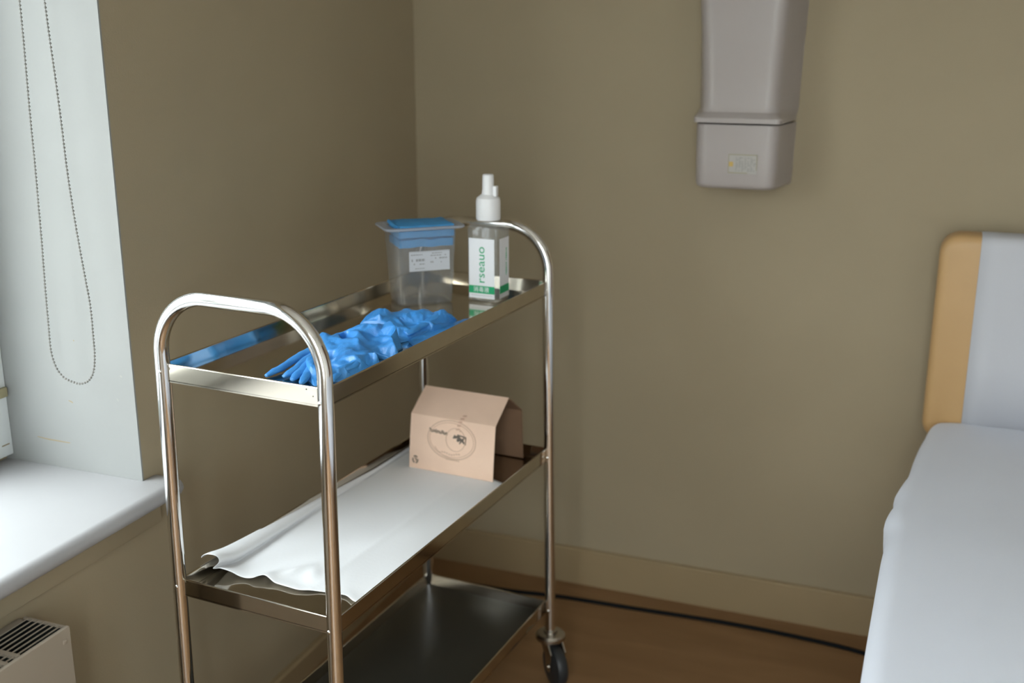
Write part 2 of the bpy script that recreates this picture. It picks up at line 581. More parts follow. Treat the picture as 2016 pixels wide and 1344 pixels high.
def catmull(P, n):
    out = []
    for i in range(len(P) - 1):
        p0, p1, p2, p3 = P[max(i - 1, 0)], P[i], P[i + 1], P[min(i + 2, len(P) - 1)]
        for k in range(n):
            t = k / n
            out.append(tuple(0.5 * ((2 * b_) + (-a + c) * t + (2 * a - 5 * b_ + 4 * c - d) * t * t + (-a + 3 * b_ - 3 * c + d) * t ** 3) for a, b_, c, d in zip(p0, p1, p2, p3)))
    out.append(P[-1])
    return out


cp = [Vector((x + 0.09, 0.076, z - 1.95)) for x, z in catmull(CH, 8)]
mk('cord', 'chain', bl, lambda b: tube(b, cp, 0.0008, 6))
beads = []
acc = 0.0
for a, b_ in zip(cp, cp[1:]):
    L_ = (b_ - a).length
    while acc < L_:
        beads.append(a + (b_ - a) * (acc / L_))
        acc += 0.0064
    acc -= L_


def _beads(b):
    for p in beads:
        bmesh.ops.create_icosphere(b, subdivisions=1, radius=0.0026, matrix=Matrix.Translation(p))


bo = mk('bead_chain', 'chain', bl, _beads)
bo['kind'] = 'stuff'

# ------------------------------------------------------------------ wall dispenser
DX, DZ = 0.897, 1.166
dp = thing('wall_dispenser', 'tall pale lilac plastic dispenser fixed to the back wall', 'dispenser', (DX, YB, DZ))


def dring(z, hf, hb, d, r=0.028, off=0.0):
    """cross-section: flat against the wall, front corners rounded"""
    pts = [(hb + off, -0.0005)]
    n = Vector((hf - hb, -d)).normalized()
    c1 = Vector((hf, -d))
    a = c1 - n * r
    e = c1 + Vector((-1, 0)) * r
    seg = 6
    for k in range(seg + 1):
        t = k / seg
        q = a * (1 - t) ** 2 + c1 * 2 * t * (1 - t) + e * t * t
        pts.append((q.x + off, q.y))
    m_ = [(-x + 2 * off, y) for x, y in pts[::-1]]
    return [(x, y, z) for x, y in pts + m_]


def _lower(b):
    loft(b, [dring(0.012 * (1 - math.cos(t)) + 0.0, 0.092 - 0.010 * (1 - math.sin(t)), 0.112 - 0.004 * (1 - math.sin(t)), 0.150 - 0.010 * (1 - math.sin(t))) for t in (0, 0.5, 1.0, PI / 2)]
         + [dring(0.06, 0.0935, 0.113, 0.151), dring(0.148, 0.0945, 0.115, 0.152)])


mk('lower_tray', 'dispenser', dp, _lower)


def _hood(b):
    loft(b, [dring(0.152, 0.093, 0.113, 0.152), dring(0.1525, 0.1000, 0.1135, 0.160, 0.014), dring(0.163, 0.1000, 0.1140, 0.160, 0.014), dring(0.166, 0.098, 0.1145, 0.157, 0.018),
             dring(0.176, 0.087, 0.117, 0.142), dring(0.19, 0.0845, 0.118, 0.138), dring(0.25, 0.0865, 0.119, 0.140), dring(0.34, 0.091, 0.122, 0.146), dring(0.44, 0.0975, 0.126, 0.152),
             dring(0.60, 0.104, 0.13, 0.158), dring(0.66, 0.104, 0.13, 0.158), dring(0.675, 0.098, 0.125, 0.150)])


hood = mk('hood', 'dispenser', dp, _hood)
# sticker with its print on the lower tray
st = mk('sticker', 'label', dp, lambda b: box(b, -0.016, 0.052, -0.1519, -0.1512, 0.036, 0.083))
st.data.materials.clear()
st.data.materials.append(M['sticker2'])


def stick_print(name, m, rects):
    mk(name, m, st, lambda b: [box(b, x0, x1, -0.1524, -0.1518, z0, z1) for x0, x1, z0, z1 in rects], smooth=False)


stick_print('border_print', 'olive', [(-0.015, 0.051, 0.0795, 0.0815), (-0.015, 0.030, 0.0375, 0.0395), (-0.0155, -0.014, 0.0375, 0.0815), (0.0495, 0.051, 0.045, 0.0815)])
stick_print('mark_print', 'yellow', [(-0.0135, -0.004, 0.053, 0.064)])
random.seed(4)
stick_print('text_print', 'ink2', [(x, min(x + random.uniform(0.002, 0.006), 0.048), 0.043 + r * 0.0042, 0.0448 + r * 0.0042) for r in range(8) for x in [0.002 + 0.0068 * i for i in range(7)] if random.random() < 0.85])

# ------------------------------------------------------------------ trolley
TX, TR = 0.1747, rad(-4.037)
W, L = 0.324, 0.8596
HZ = 1.1076
tr = thing('instrument_trolley', 'three-shelf chrome steel instrument trolley with looped handles on castors', 'trolley', (TX, 0, 0), TR)


def t2w(u, v, z=0.0):
    c, s = math.cos(TR), math.sin(TR)
    return Vector((TX + u * c - v * s, u * s + v * c, z))


def hoop_path(v, d0, d1, zb=0.118, r=0.10, n=14):
    pts = []
    for z in (zb, 0.35, 0.6, 0.8, 0.95):
        pts.append((0 + d0 * (0.99 - z) / 0.6, v, z))
    for k in range(n + 1):
        a = PI - (PI / 2) * k / n
        pts.append((r + r * math.cos(a), v, HZ - r + r * math.sin(a)))
    for k in range(n + 1):
        a = PI / 2 - (PI / 2) * k / n
        pts.append((W - r + r * math.cos(a), v, HZ - r + r * math.sin(a)))
    for z in (0.95, 0.8, 0.6, 0.35, zb):
        pts.append((W + d1 * (0.99 - z) / 0.6, v, z))
    return pts


mk('frame_hoop', 'chrome', tr, lambda b: tube(b, hoop_path(0, -0.008, -0.006), 0.0125, 28), angle=60)
mk('frame_hoop', 'chrome', tr, lambda b: tube(b, hoop_path(L, 0.001, 0.010), 0.0125, 28), angle=60)


def tray(zt, h=0.0300):
    t = 0.0042
    def f(b):
        u0, u1, v0, v1 = -0.002, W + 0.002, -0.002, L + 0.002
        zb = zt - h
        # floor with a shallow pressed step near the walls
        box(b, u0, u1, v0, v1, zb, zb + 0.0018)
        box(b, u0 + 0.022, u1 - 0.022, v0 + 0.022, v1 - 0.022, zb + 0.0012, zb + 0.0024, 0.0006, 2)
        ze = zb - 0.002
        pr = [(0, ze), (0, zt - 0.0018), (0.0005, zt - 0.0006), (0.0018, zt), (0.0030, zt - 0.0003), (0.0040, zt - 0.0016), (0.0088, zb + 0.0018), (0.0088, ze)]
        prism(b, [(u0 + d, z) for d, z in pr], 'y', v0, v1)
        prism(b, [(u1 - d, z) for d, z in pr], 'y', v0, v1)
        prism(b, [(v0 + d, z) for d, z in pr], 'x', u0 + 0.0006, u1 - 0.0006)
        prism(b, [(v1 - d, z) for d, z in pr], 'x', u0 + 0.0006, u1 - 0.0006)
    return mk('tray', 'steel', tr, f, smooth=False)


ZR = (0.9897, 0.5954, 0.2050)
for z in ZR:
    tray(z)
mk('shelf_mat', 'mat', tr, lambda b: box(b, 0.004, W - 0.004, 0.004, L - 0.004, ZR[2] - 0.0274, ZR[2] - 0.0254, 0.0005))  # added dark sheet, paints the dim reflection on the bottom shelf
ZT = ZR[0] - 0.030 + 0.0024     # upper shelf surface
ZL = ZR[1] - 0.030 + 0.0024     # middle shelf surface


def screw(u, v, z, du, dv):
    def f(b):
        for r0, o in ((0.0034, 0.0),):
            bmesh.ops.create_uvsphere(b, u_segments=12, v_segments=6, radius=r0)
        for vert in b.verts:
            vert.co = Vector((u, v, z)) + Vector((vert.co.x * (0.5 if du else 1), vert.co.y * (0.5 if dv else 1), vert.co.z))
    mk('screw', 'screw', tr, f)


for z in ZR:
    k = (0.99 - (z - 0.02)) / 0.6
    screw(W - 0.006 * k - 0.003, -0.0125, z - 0.022, 0, 1)
    screw(0 - 0.008 * k + 0.004, -0.0125, z - 0.012, 0, 1)
    screw(W + 0.010 * k, L - 0.0125, z - 0.02, 0, 1)
# pin holes in the upper front rim
for u, z in ((0.290, 0.984), (0.302, 0.974)):
    mk('rivet_hole', 'rubber', tr, lambda b: tube(b, [(u, -0.0024, z), (u, -0.0019, z)], 0.0011, 8))


def caster(u, v, ang):
    cz = bpy.data.objects.new('castor', None)
    C.objects.link(cz)
    cz.parent = tr
    cz.location = (u, v, 0)
    cz.rotation_euler = (0, 0, ang)
    mk('collar', 'castermetal', cz, lambda b: lathe(b, [(0.012, 0.132), (0.0165, 0.130), (0.017, 0.124), (0.031, 0.122), (0.036, 0.117), (0.036, 0.109), (0.031, 0.105), (0.012, 0.104)], 28))
    wx = 0.030

    def fork(b):
        for s in (-1, 1):
            prof = [(-0.024, 0.108), (0.026, 0.108), (wx + 0.016, 0.088), (wx + 0.012, 0.042), (wx, 0.036), (wx - 0.012, 0.042), (wx - 0.020, 0.072)]
            y = s * 0.0185
            prism(b, prof, 'y', y - 0.0015, y + 0.0015)
        box(b, -0.024, 0.026, -0.0185, 0.0185, 0.1035, 0.108, 0.001)
    # the pressed fork swaps to (x, z) profile along y
    mk('fork', 'castermetal', cz, fork)

    def wheel(b):
        prof = [(0.0, -0.0145), (0.040, -0.0145), (0.047, -0.012), (0.050, -0.006), (0.050, 0.006), (0.047, 0.012), (0.040, 0.0145), (0.0, 0.0145)]
        n = 32
        loft(b, [[(wx + max(r, 0.0005) * math.cos(2 * PI * k / n), y, 0.050 + max(r, 0.0005) * math.sin(2 * PI * k / n)) for k in range(n)] for r, y in prof])
    mk('wheel', 'rubber', cz, wheel)
    mk('axle', 'castermetal', cz, lambda b: tube(b, [(wx, -0.0225, 0.05), (wx, 0.0225, 0.05)], 0.006, 14))


caster(-0.010, 0, rad(200))
caster(W - 0.009, 0, rad(-60))
caster(W + 0.0145, L, rad(-42))
caster(0.0015, L, rad(150))

# ------------------------------------------------------------------ spray bottle
bt = thing('spray_bottle', 'clear square spray bottle with white cap and green lettered label on top shelf', 'bottle', t2w(0.2315, 0.750, ZT), TR + rad(1.0))
BH = 0.158


def _bottle(b):
    hx, hy = 0.0365, 0.031
    R = [rrect(hx - 0.004, hy - 0.004, 0.006, 0.0005), rrect(hx - 0.001, hy - 0.001, 0.007, 0.002), rrect(hx, hy, 0.007, 0.006), rrect(hx, hy, 0.007, BH),
         rrect(hx - 0.002, hy - 0.002, 0.009, BH + 0.006), rrect(hx - 0.008, hy - 0.007, 0.012, BH + 0.011), rrect(0.0175, 0.0175, 0.0170, BH + 0.0155), rrect(0.0165, 0.0165, 0.0163, BH + 0.0175)]
    loft(b, R)


mk('bottle_body', 'bottle', bt, _bottle)
cap = mk('cap', 'white_plastic', bt, lambda b: lathe(b, [(0.0255, BH + 0.016), (0.0262, BH + 0.018), (0.0262, BH + 0.055), (0.0245, BH + 0.062), (0.017, BH + 0.068), (0.014, BH + 0.070), (0.0128, BH + 0.078), (0.0118, BH + 0.084)], 32))


def _nozzle(b):
    lathe(b, [(0.0125, BH + 0.083), (0.0120, BH + 0.108), (0.0112, BH + 0.1105), (0.009, BH + 0.112)], 28)


mk('spray_head', 'white_plastic', bt, _nozzle)
mk('lock_tab', 'white_plastic', bt, lambda b: box(b, 0.0125, 0.0215, -0.006, 0.006, BH + 0.066, BH + 0.088, 0.002))
lab = mk('label', 'label', bt, lambda b: box(b, -0.0315, 0.0285, -0.0314, -0.0311, 0.008, 0.137, 0.0))
lab['label'] = 'white front label'
RX = Matrix.Rotation(PI / 2, 4, 'X')
mk('green_band', 'green', lab, lambda b: box(b, -0.0315, 0.0285, -0.0317, -0.0313, 0.0185, 0.035))
lettering('lettering', 'rseauo', 0.0262, 'green', lab, Matrix.Translation((-0.0025, -0.0316, 0.0805)) @ RX @ Matrix.Rotation(PI / 2, 4, 'Z'), squash=1.12)
lettering('lettering', '\u6d88\u6bd2\u6db2', 0.0125, 'label', lab, Matrix.Translation((-0.0025, -0.0319, 0.0265)) @ RX)
random.seed(2)
mk('fine_print', 'ink', lab, lambda b: [box(b, x, x + 0.0022, -0.0316, -0.0313, 0.0135, 0.0146) for x in [-0.026 + 0.0036 * i for i in range(14)]], smooth=False)
sl = mk('side_label', 'label', bt, lambda b: box(b, 0.0366, 0.0369, -0.022, 0.024, 0.008, 0.137))
mk('green_band', 'green', sl, lambda b: box(b, 0.0368, 0.0372, -0.022, 0.024, 0.0185, 0.035))
lettering('lettering', 'rseauo rseauo', 0.0105, 'green', sl, Matrix.Translation((0.0371, 0.010, 0.085)) @ Matrix.Rotation(PI / 2, 4, 'Z') @ RX @ Matrix.Rotation(PI / 2, 4, 'Z'))

# ------------------------------------------------------------------ clear plastic container with blue wipes
CA = math.atan2(0.095, 0.092) + TR
cpos = t2w(0.107, 0.674, ZT)
ct = thing('plastic_container', 'frosted clear plastic container with flanged rim and paper label on top shelf', 'container', cpos, CA)
CHh = 0.166


def _cbody(b):
    t = 0.0016
    hs = [(0.0005, 0.057, 0.041), (0.004, 0.060, 0.0435), (0.05, 0.063, 0.046), (0.11, 0.066, 0.0485), (CHh - 0.004, 0.069, 0.051)]
    R = [rrect(x - 0.004, y - 0.004, 0.013, 0.0003) for _, x, y in hs[:1]]
    R += [rrect(x, y, 0.016, z) for z, x, y in hs]
    R += [rrect(x - t, y - t, 0.0145, z) for z, x, y in hs[::-1][:-1]]
    R += [rrect(x - t - 0.003, y - t - 0.003, 0.012, 0.0035) for _, x, y in hs[:1]]
    loft(b, R, True, True)


mk('container_body', 'box_plastic', ct, _cbody)


def _crim(b):
    z = CHh
    R = [rrect(0.0672, 0.0492, 0.0145, z - 0.004), rrect(0.0855, 0.056, 0.02, z - 0.004), rrect(0.0875, 0.058, 0.021, z - 0.002), rrect(0.0865, 0.057, 0.021, z + 0.001),
         rrect(0.070, 0.0520, 0.017, z + 0.002), rrect(0.0672, 0.0492, 0.0145, z)]
    R.append(R[0])
    loft(b, R, False, False)
    bmesh.ops.remove_doubles(b, verts=b.verts, dist=1e-6)


mk('rim', 'rim_plastic', ct, _crim)
cl = mk('label', 'sticker', ct, lambda b: box(b, -0.038, 0.050, -0.0487, -0.0482, 0.075, 0.117))
cl.rotation_euler = (rad(0), 0, 0)
random.seed(7)


def _lines(b):
    def row(x0, x1, z, h, gap=0.8):
        x = x0
        while x < x1:
            w_ = random.uniform(0.002, 0.006)
            if random.random() < gap:
                box(b, x, min(x + w_, x1), -0.0490, -0.0486, z, z + h)
            x += w_ + 0.0012
    row(-0.034, -0.006, 0.109, 0.0022)
    row(-0.033, -0.004, 0.096, 0.0050)
    row(-0.033, -0.026, 0.089, 0.0030)
    row(-0.016, -0.004, 0.089, 0.0022)
    row(-0.026, -0.004, 0.080, 0.0016)
    row(0.006, 0.034, 0.111, 0.0018)
    row(0.008, 0.042, 0.106, 0.0020)
    row(0.018, 0.044, 0.0995, 0.0028)
    row(0.008, 0.018, 0.0915, 0.0034)
    row(0.030, 0.036, 0.091, 0.0020)


mk('printed_text', 'ink', cl, _lines, smooth=False)

# folded blue wipes laid in the mouth of the container
wp = thing('blue_wipe_bundle', 'folded blue wipes sticking out of the clear container', 'wipes', cpos + Vector((0, 0, CHh - 0.044)), CA)


def _wipe(b, z0, z1, hx, hy, dx=0.0, dy=0.0, ph=0.0):
    nx, ny = 26, 10
    top = []
    bot = []
    for j in range(ny + 1):
        rt, rb = [], []
        for i in range(nx + 1):
            x = -hx + 2 * hx * i / nx
            y = -hy + 2 * hy * j / ny
            q = noise.noise(Vector((x * 40 + ph, y * 45, ph))) * 0.0028
            edge = min(1.0, min(i, nx - i, j, ny - j) / 2.0)
            rt.append(b.verts.new((x + dx, y + dy, z1 + q - (1 - edge) * 0.003)))
            rb.append(b.verts.new((x + dx, y + dy, z0 + q * 0.6 + (1 - edge) * 0.001)))
        top.append(rt)
        bot.append(rb)
    for j in range(ny):
        for i in range(nx):
            b.faces.new((top[j][i], top[j][i + 1], top[j + 1][i + 1], top[j + 1][i]))
            b.faces.new((bot[j][i], bot[j + 1][i], bot[j + 1][i + 1], bot[j][i + 1]))
    for j in range(ny):
        for i in (0, nx):
            b.faces.new((top[j][i], top[j + 1][i], bot[j + 1][i], bot[j][i]))
    for i in range(nx):
        for j in (0, ny):
            b.faces.new((top[j][i], top[j][i + 1], bot[j][i + 1], bot[j][i]))


mk('folded_layer', 'wipe', wp, lambda b: _wipe(b, 0.002, 0.022, 0.058, 0.043, 0.002, 0.0, 0.0))
mk('folded_layer', 'wipe', wp, lambda b: _wipe(b, 0.0225, 0.040, 0.0595, 0.0455, 0.002, 0.0, 5.0))
mk('folded_layer', 'wipe', wp, lambda b: _wipe(b, 0.0405, 0.0515, 0.0585, 0.046, 0.003, 0.001, 9.0))
mk('rolled_end', 'wipe', wp, lambda b: tube(b, [(-0.059, -0.028, 0.045), (-0.061, 0.0, 0.0485), (-0.060, 0.028, 0.050)], [0.004, 0.0052, 0.004], 10))


# ------------------------------------------------------------------ blue nitrile gloves
GLOVE_NEAR=[(1831,1479,204),(1993,1251,204),(1967,1403,229),(2505,734,0),(2257,990,194),(2245,1083,212),(2271,944,95),(2368,895,42),(2592,756,0),(2687,898,0),(2441,1041,136),(2153,1327,204),(1817,1788,204),(2176,1458,102),(2529,1001,68),(1376,2491,238),(1341,2618,289),(1432,2630,272),(1515,2692,229),(1634,2770,255),(1733,2880,289),(1786,2995,323),(1822,3075,382),(1646,2233,212),(1640,2449,255),(1786,2333,204),(1934,1934,204),(1999,2225,221),(2166,2244,272),(2067,2543,306),(1930,2435,280),(2079,2003,204),(2289,1997,255),(2106,2660,391),(2359,2310,374),(2418,2173,308),(2511,1887,299),(2438,1773,261),(2340,1657,221),(2214,1544,177),(2465,2193,285),(2550,1885,245),(2470,1760,198),(2373,1642,153),(2248,1528,104),(2598,1095,119),(2606,1200,148),(2630,1360,187),(2620,1678,285),(2628,1617,140),(2675,1011,17),(2664,1173,55),(2657,1219,149),(2712,1315,187),(2741,1429,194),(2760,1620,208),(2824,1663,216),(2765,1857,233),(2733,2011,229),(2848,2041,259),(2904,2042,213),(2706,1197,48),(2779,1287,112),(2790,1427,109),(2805,1604,108),(2816,1829,84),(2782,1236,7),(2812,1387,20),(2839,1588,37),(2860,1842,51),(2927,1988,90),(2786,2004,126),(2894,2002,152),(2019,2939,289),(2041,3060,324),(2180,2792,221),(2341,2731,170),(2432,2395,170),(2482,2149,180),(2222,3053,198),(2550,2639,170),(2549,2423,153),(2601,1844,204),(1986,2981,374),(2022,3086,381),(2077,3144,391),(2161,3092,362),(2202,3107,345),(2208,3160,362),(2194,3392,357),(2252,3511,391),(2375,3395,400),(2489,3291,391),(2579,3247,355),(2526,3141,306),(2615,2973,278),(2822,2735,272),(2904,2661,190),(2904,2621,111),(2882,2584,63),(2837,2544,29),(2258,3159,282),(2256,3097,229),(2236,3043,194),(2379,3001,221),(2434,3118,187),(2602,2928,198),(2442,2895,153),(2686,2626,195),(2650,2580,135),(2634,2543,87),(2792,2568,67),(2732,2587,110),(2570,3152,274)]
GLOVE_FAR=[(1355,3860,153),(1473,3830,221),(1447,3959,272),(1473,4094,340),(1516,4156,330),(1525,4187,367),(1656,4198,408),(1760,4227,388),(1776,4354,314),(1841,4271,291),(1844,4173,275),(1552,3919,221),(1656,3910,306),(1693,3891,255),(1781,3931,374),(1868,3850,272),(1833,4016,289),(1796,4165,323),(1830,4374,279),(1788,4625,272),(1840,4771,306),(1801,4976,262),(1847,4991,239),(1876,4987,212),(1938,4239,255),(2007,4397,280),(2093,4527,306),(2171,4628,340),(2245,4734,357),(2298,4807,340),(2346,4864,284),(2403,4881,243),(1971,4074,255),(2094,4114,253),(2102,4350,275),(2139,4355,250),(2086,4257,153),(2184,4071,154),(2214,4362,215),(2183,4320,161),(2236,4094,137),(2256,4477,289),(2381,4611,272),(2472,4686,238),(2228,4409,229),(2365,4402,204),(2379,4496,238),(2329,4347,153),(2504,4228,183),(2446,4492,150),(2554,4467,210),(2495,4789,244),(2498,4858,301),(2567,4881,334),(2581,5002,320),(2660,5003,274),(2661,5197,169),(2724,5229,119),(2718,5188,72),(2597,4642,234),(2654,4454,194),(2640,4419,141),(2625,4771,238),(2631,4883,285),(2694,4888,194),(2646,4730,128),(2636,4388,88),(2545,4198,52),(2518,3971,56),(2490,3838,39),(2347,3942,168),(2449,3843,103),(2459,3963,134),(2490,4043,101),(2503,4090,118),(2200,3888,170),(2147,4068,187),(2322,3904,121),(2295,3727,102),(2420,3559,41),(2454,3787,30),(2411,3528,1),(2506,3809,7),(2547,4079,28),(2591,4348,51),(2644,4611,78),(2714,4849,90),(2672,5147,31)]

FN= [[(0.1538, 0.0736, 0.0043), (0.1562, 0.0912, 0.0068), (0.1566, 0.1125, 0.0085), (0.1559, 0.1394, 0.011), (0.1521, 0.1713, 0.0128), (0.1549, 0.1949, 0.0153), (0.1607, 0.2145, 0.017)], [(0.1824, 0.0819, 0.0043), (0.1864, 0.0921, 0.0076), (0.1878, 0.1105, 0.0102), (0.1847, 0.1337, 0.0128), (0.1787, 0.1652, 0.0153), (0.1778, 0.19, 0.017)], [(0.2078, 0.0726, 0.0043), (0.2038, 0.0901, 0.0076), (0.2017, 0.1098, 0.011), (0.1942, 0.1393, 0.0136), (0.19, 0.1686, 0.017)], [(0.2311, 0.0651, 0.0043), (0.2264, 0.0806, 0.0076), (0.2195, 0.1016, 0.011), (0.2132, 0.1238, 0.0144), (0.208, 0.1506, 0.017)], [(0.2692, 0.0969, 0.0043), (0.2638, 0.1185, 0.0076), (0.265, 0.1325, 0.0119), (0.2707, 0.1437, 0.0153), (0.2731, 0.1641, 0.017)]]
FF= [[(0.1802, 0.5124, 0.017), (0.1765, 0.5034, 0.0221), (0.1735, 0.4898, 0.0229), (0.1736, 0.4664, 0.0221), (0.1744, 0.4422, 0.0204), (0.1711, 0.4296, 0.0187)], [(0.2361, 0.4943, 0.0221), (0.2266, 0.4933, 0.0272), (0.2168, 0.4865, 0.0289), (0.2091, 0.4714, 0.0272), (0.2046, 0.4511, 0.0246), (0.2013, 0.4292, 0.0221)], [(0.2682, 0.5286, 0.0076), (0.2677, 0.5118, 0.017), (0.2621, 0.4976, 0.0263), (0.2547, 0.4866, 0.0281), (0.2533, 0.4673, 0.0238), (0.248, 0.4504, 0.0187), (0.2399, 0.434, 0.0144)], [(0.2511, 0.4613, 0.0153), (0.2507, 0.4385, 0.017), (0.2473, 0.4188, 0.0153), (0.2462, 0.3957, 0.0136), (0.24, 0.3838, 0.011)]]


def empty_finger(bm, path, r, seed):
    """slack, flattened finger of a glove: closed tip first, wider toward the palm"""
    P = [Vector(p) for p in catmull(path, 6)]
    n = 18
    rings = []
    N_ = len(P)
    for i, p in enumerate(P):
        t = (P[min(i + 1, N_ - 1)] - P[max(i - 1, 0)]).normalized()
        side = Vector((-t.y, t.x, 0)).normalized()
        up = t.cross(side)
        if up.z < 0:
            up = -up
        f = i / (N_ - 1)
        w = r * (0.78 + 0.35 * f) * min(1.0, (0.52 + 2.4 * f) if f < 0.2 else 1.0)
        ring = []
        for k in range(n):
            a = 2 * PI * k / n
            c, s = math.cos(a), math.sin(a)
            q = noise.noise(Vector((c * 1.6 + seed, s * 1.6, f * 7 + seed)))
            q2 = 1 - 2 * abs(noise.noise(Vector((c * 2.2, s * 2.2 + seed, f * 3.0))))
            k1 = 1 + 0.28 * q + 0.16 * (q2 - 0.5)
            v = p + side * c * w * k1 + up * s * w * 0.58 * k1
            v.z = max(v.z, 0.0008)
            ring.append(v)
        rings.append(ring)
    loft(bm, rings)


def glove(name, pts, label, fingers=(), fr=0.0085, extra=None, maxedge=0.046, seed=0):
    P = [Vector((u * 1e-4, v * 1e-4, h * 1e-4)) for u, v, h in pts]
    res = delaunay_2d_cdt([Vector((p.x, p.y)) for p in P], [], [], 0, 1e-5)
    v2, faces, orig = res[0], res[2], res[3]
    H = []
    for k, q in enumerate(v2):
        H.append(P[orig[k][0]].z if orig[k] else 0.0)
    bm = bmesh.new()
    V = [bm.verts.new((q.x, q.y, h * 1.12 + 0.0012)) for q, h in zip(v2, H)]
    for f in faces:
        q = [v2[i] for i in f]
        if max((q[i] - q[(i + 1) % 3]).length for i in range(3)) > maxedge:
            continue
        if max(H[i] for i in f) < 0.0024:
            continue
        bm.faces.new([V[i] for i in f])
    for v in [v for v in bm.verts if not v.link_faces]:
        bm.verts.remove(v)
    # roll the free edge down onto the shelf
    be = [e for e in bm.edges if e.is_boundary]
    cen = {}
    for v in {v for e in be for v in e.verts}:
        nb = [f.calc_center_median() for f in v.link_faces]
        c = sum(nb, Vector()) / len(nb)
        d = v.co - c
        d.z = 0
        cen[v.index if False else v] = d.normalized() if d.length > 1e-6 else Vector((0, 0, 0))
    ret = bmesh.ops.extrude_edge_only(bm, edges=be)
    newv = [g for g in ret['geom'] if isinstance(g, bmesh.types.BMVert)]
    old = {}
    for v, d in cen.items():
        for e in v.link_edges:
            o = e.other_vert(v)
            if o in newv and (o.co - v.co).length < 1e-7:
                old[o] = (v, d)
    for o, (v, d) in old.items():
        o.co = v.co + d * (0.0015 + 0.22 * v.co.z)
        o.co.z = 0.0004
    bmesh.ops.recalc_face_normals(bm, faces=bm.faces)
    if extra:
        extra(bm)
    # refine: split, relax a little, add fine creases
    for it in range(3):
        bmesh.ops.subdivide_edges(bm, edges=bm.edges[:], cuts=1, use_grid_fill=True)
        bmesh.ops.smooth_vert(bm, verts=[v for v in bm.verts if not v.is_boundary], factor=(0.34, 0.42, 0.45)[it], use_axis_x=True, use_axis_y=True, use_axis_z=True)
        if it == 1:
            for v in bm.verts:
                if v.co.z > 0.003:
                    s = Vector((v.co.x * 62, v.co.y * 38, seed + v.co.z * 30))
                    r = 1 - 2 * abs(noise.noise(s))
                    v.co.z = max(0.0008, v.co.z + 0.0024 * (r - 0.55))
        if it == 2:
            for v in bm.verts:
                if v.co.z > 0.003:
                    s = Vector((v.co.x * 160 + v.co.y * 60, v.co.y * 110, seed))
                    r = 1 - 2 * abs(noise.noise(s))
                    v.co.z += 0.0004 * (r - 0.5)
    for k, f in enumerate(fingers):
        empty_finger(bm, f, fr, seed * 3 + k * 5.3)
    o = obj(name, bm, 'glove', None, angle=180)
    o.location = t2w(0, 0, ZT)
    o.rotation_euler = (0, 0, TR)
    sol = o.modifiers.new('thickness', 'SOLIDIFY')
    sol.thickness = 0.0004
    sol.offset = 1
    return tag(o, label, 'glove', 'used blue gloves on the upper shelf')


def strip_finger(bm):
    """flat empty finger of the far glove lying along the shelf edge"""
    prof = [(0.2520, 0.372), (0.2560, 0.392), (0.2600, 0.410), (0.2640, 0.440), (0.2670, 0.475), (0.2700, 0.515), (0.2720, 0.545), (0.2750, 0.562), (0.2860, 0.572), (0.3050, 0.565), (0.3120, 0.545), (0.3110, 0.50), (0.3080, 0.45), (0.3050, 0.40), (0.2950, 0.365), (0.2750, 0.350)]
    c = Vector((0.287, 0.46, 0))
    rows = []
    for s, h in ((1.0, 0.0004), (0.95, 0.0040), (0.78, 0.0068), (0.45, 0.0058)):
        rows.append([bm.verts.new((c.x + (u - c.x) * s, c.y + (v - c.y) * (s if s < 0.9 else s), h)) for u, v in prof])
    n = len(prof)
    for A, B in zip(rows, rows[1:]):
        for k in range(n):
            bm.faces.new((A[k], A[(k + 1) % n], B[(k + 1) % n], B[k]))
    bm.faces.new(rows[-1])


g1 = glove('nitrile_glove', GLOVE_NEAR, 'crumpled blue nitrile glove with fingers toward the near handle, on top shelf', fingers=FN, seed=1.0)
g2 = glove('nitrile_glove', GLOVE_FAR, 'crumpled blue nitrile glove lying nearer the clear container, on top shelf', fingers=FF, fr=0.0078, extra=strip_finger, maxedge=0.04, seed=7.0)

# ------------------------------------------------------------------ white paper liner on the middle shelf
FE = [(-0.006, 0.062), (0.006, 0.066), (0.024, 0.074), (0.053, 0.0796), (0.0866, 0.0827), (0.1056, 0.0939), (0.1378, 0.0879), (0.1753, 0.086), (0.2315, 0.1035), (0.2673, 0.1062), (0.3011, 0.0925), (0.318, 0.088)]


def front_v(u):
    for (a, va), (b_, vb) in zip(FE, FE[1:]):
        if u <= b_:
            t = max(0, (u - a) / (b_ - a))
            t = t * t * (3 - 2 * t)
            return va + (vb - va) * t
    return FE[-1][1]


LIP = catmull([(0.0165, 0.0), (0.0125, 0.0012), (0.0128, 0.0040), (0.0190, 0.0085), (0.0225, 0.0150), (0.0205, 0.0220), (0.0130, 0.0285), (0.0040, 0.0325), (-0.0040, 0.0335), (-0.0075, 0.0300)], 3)


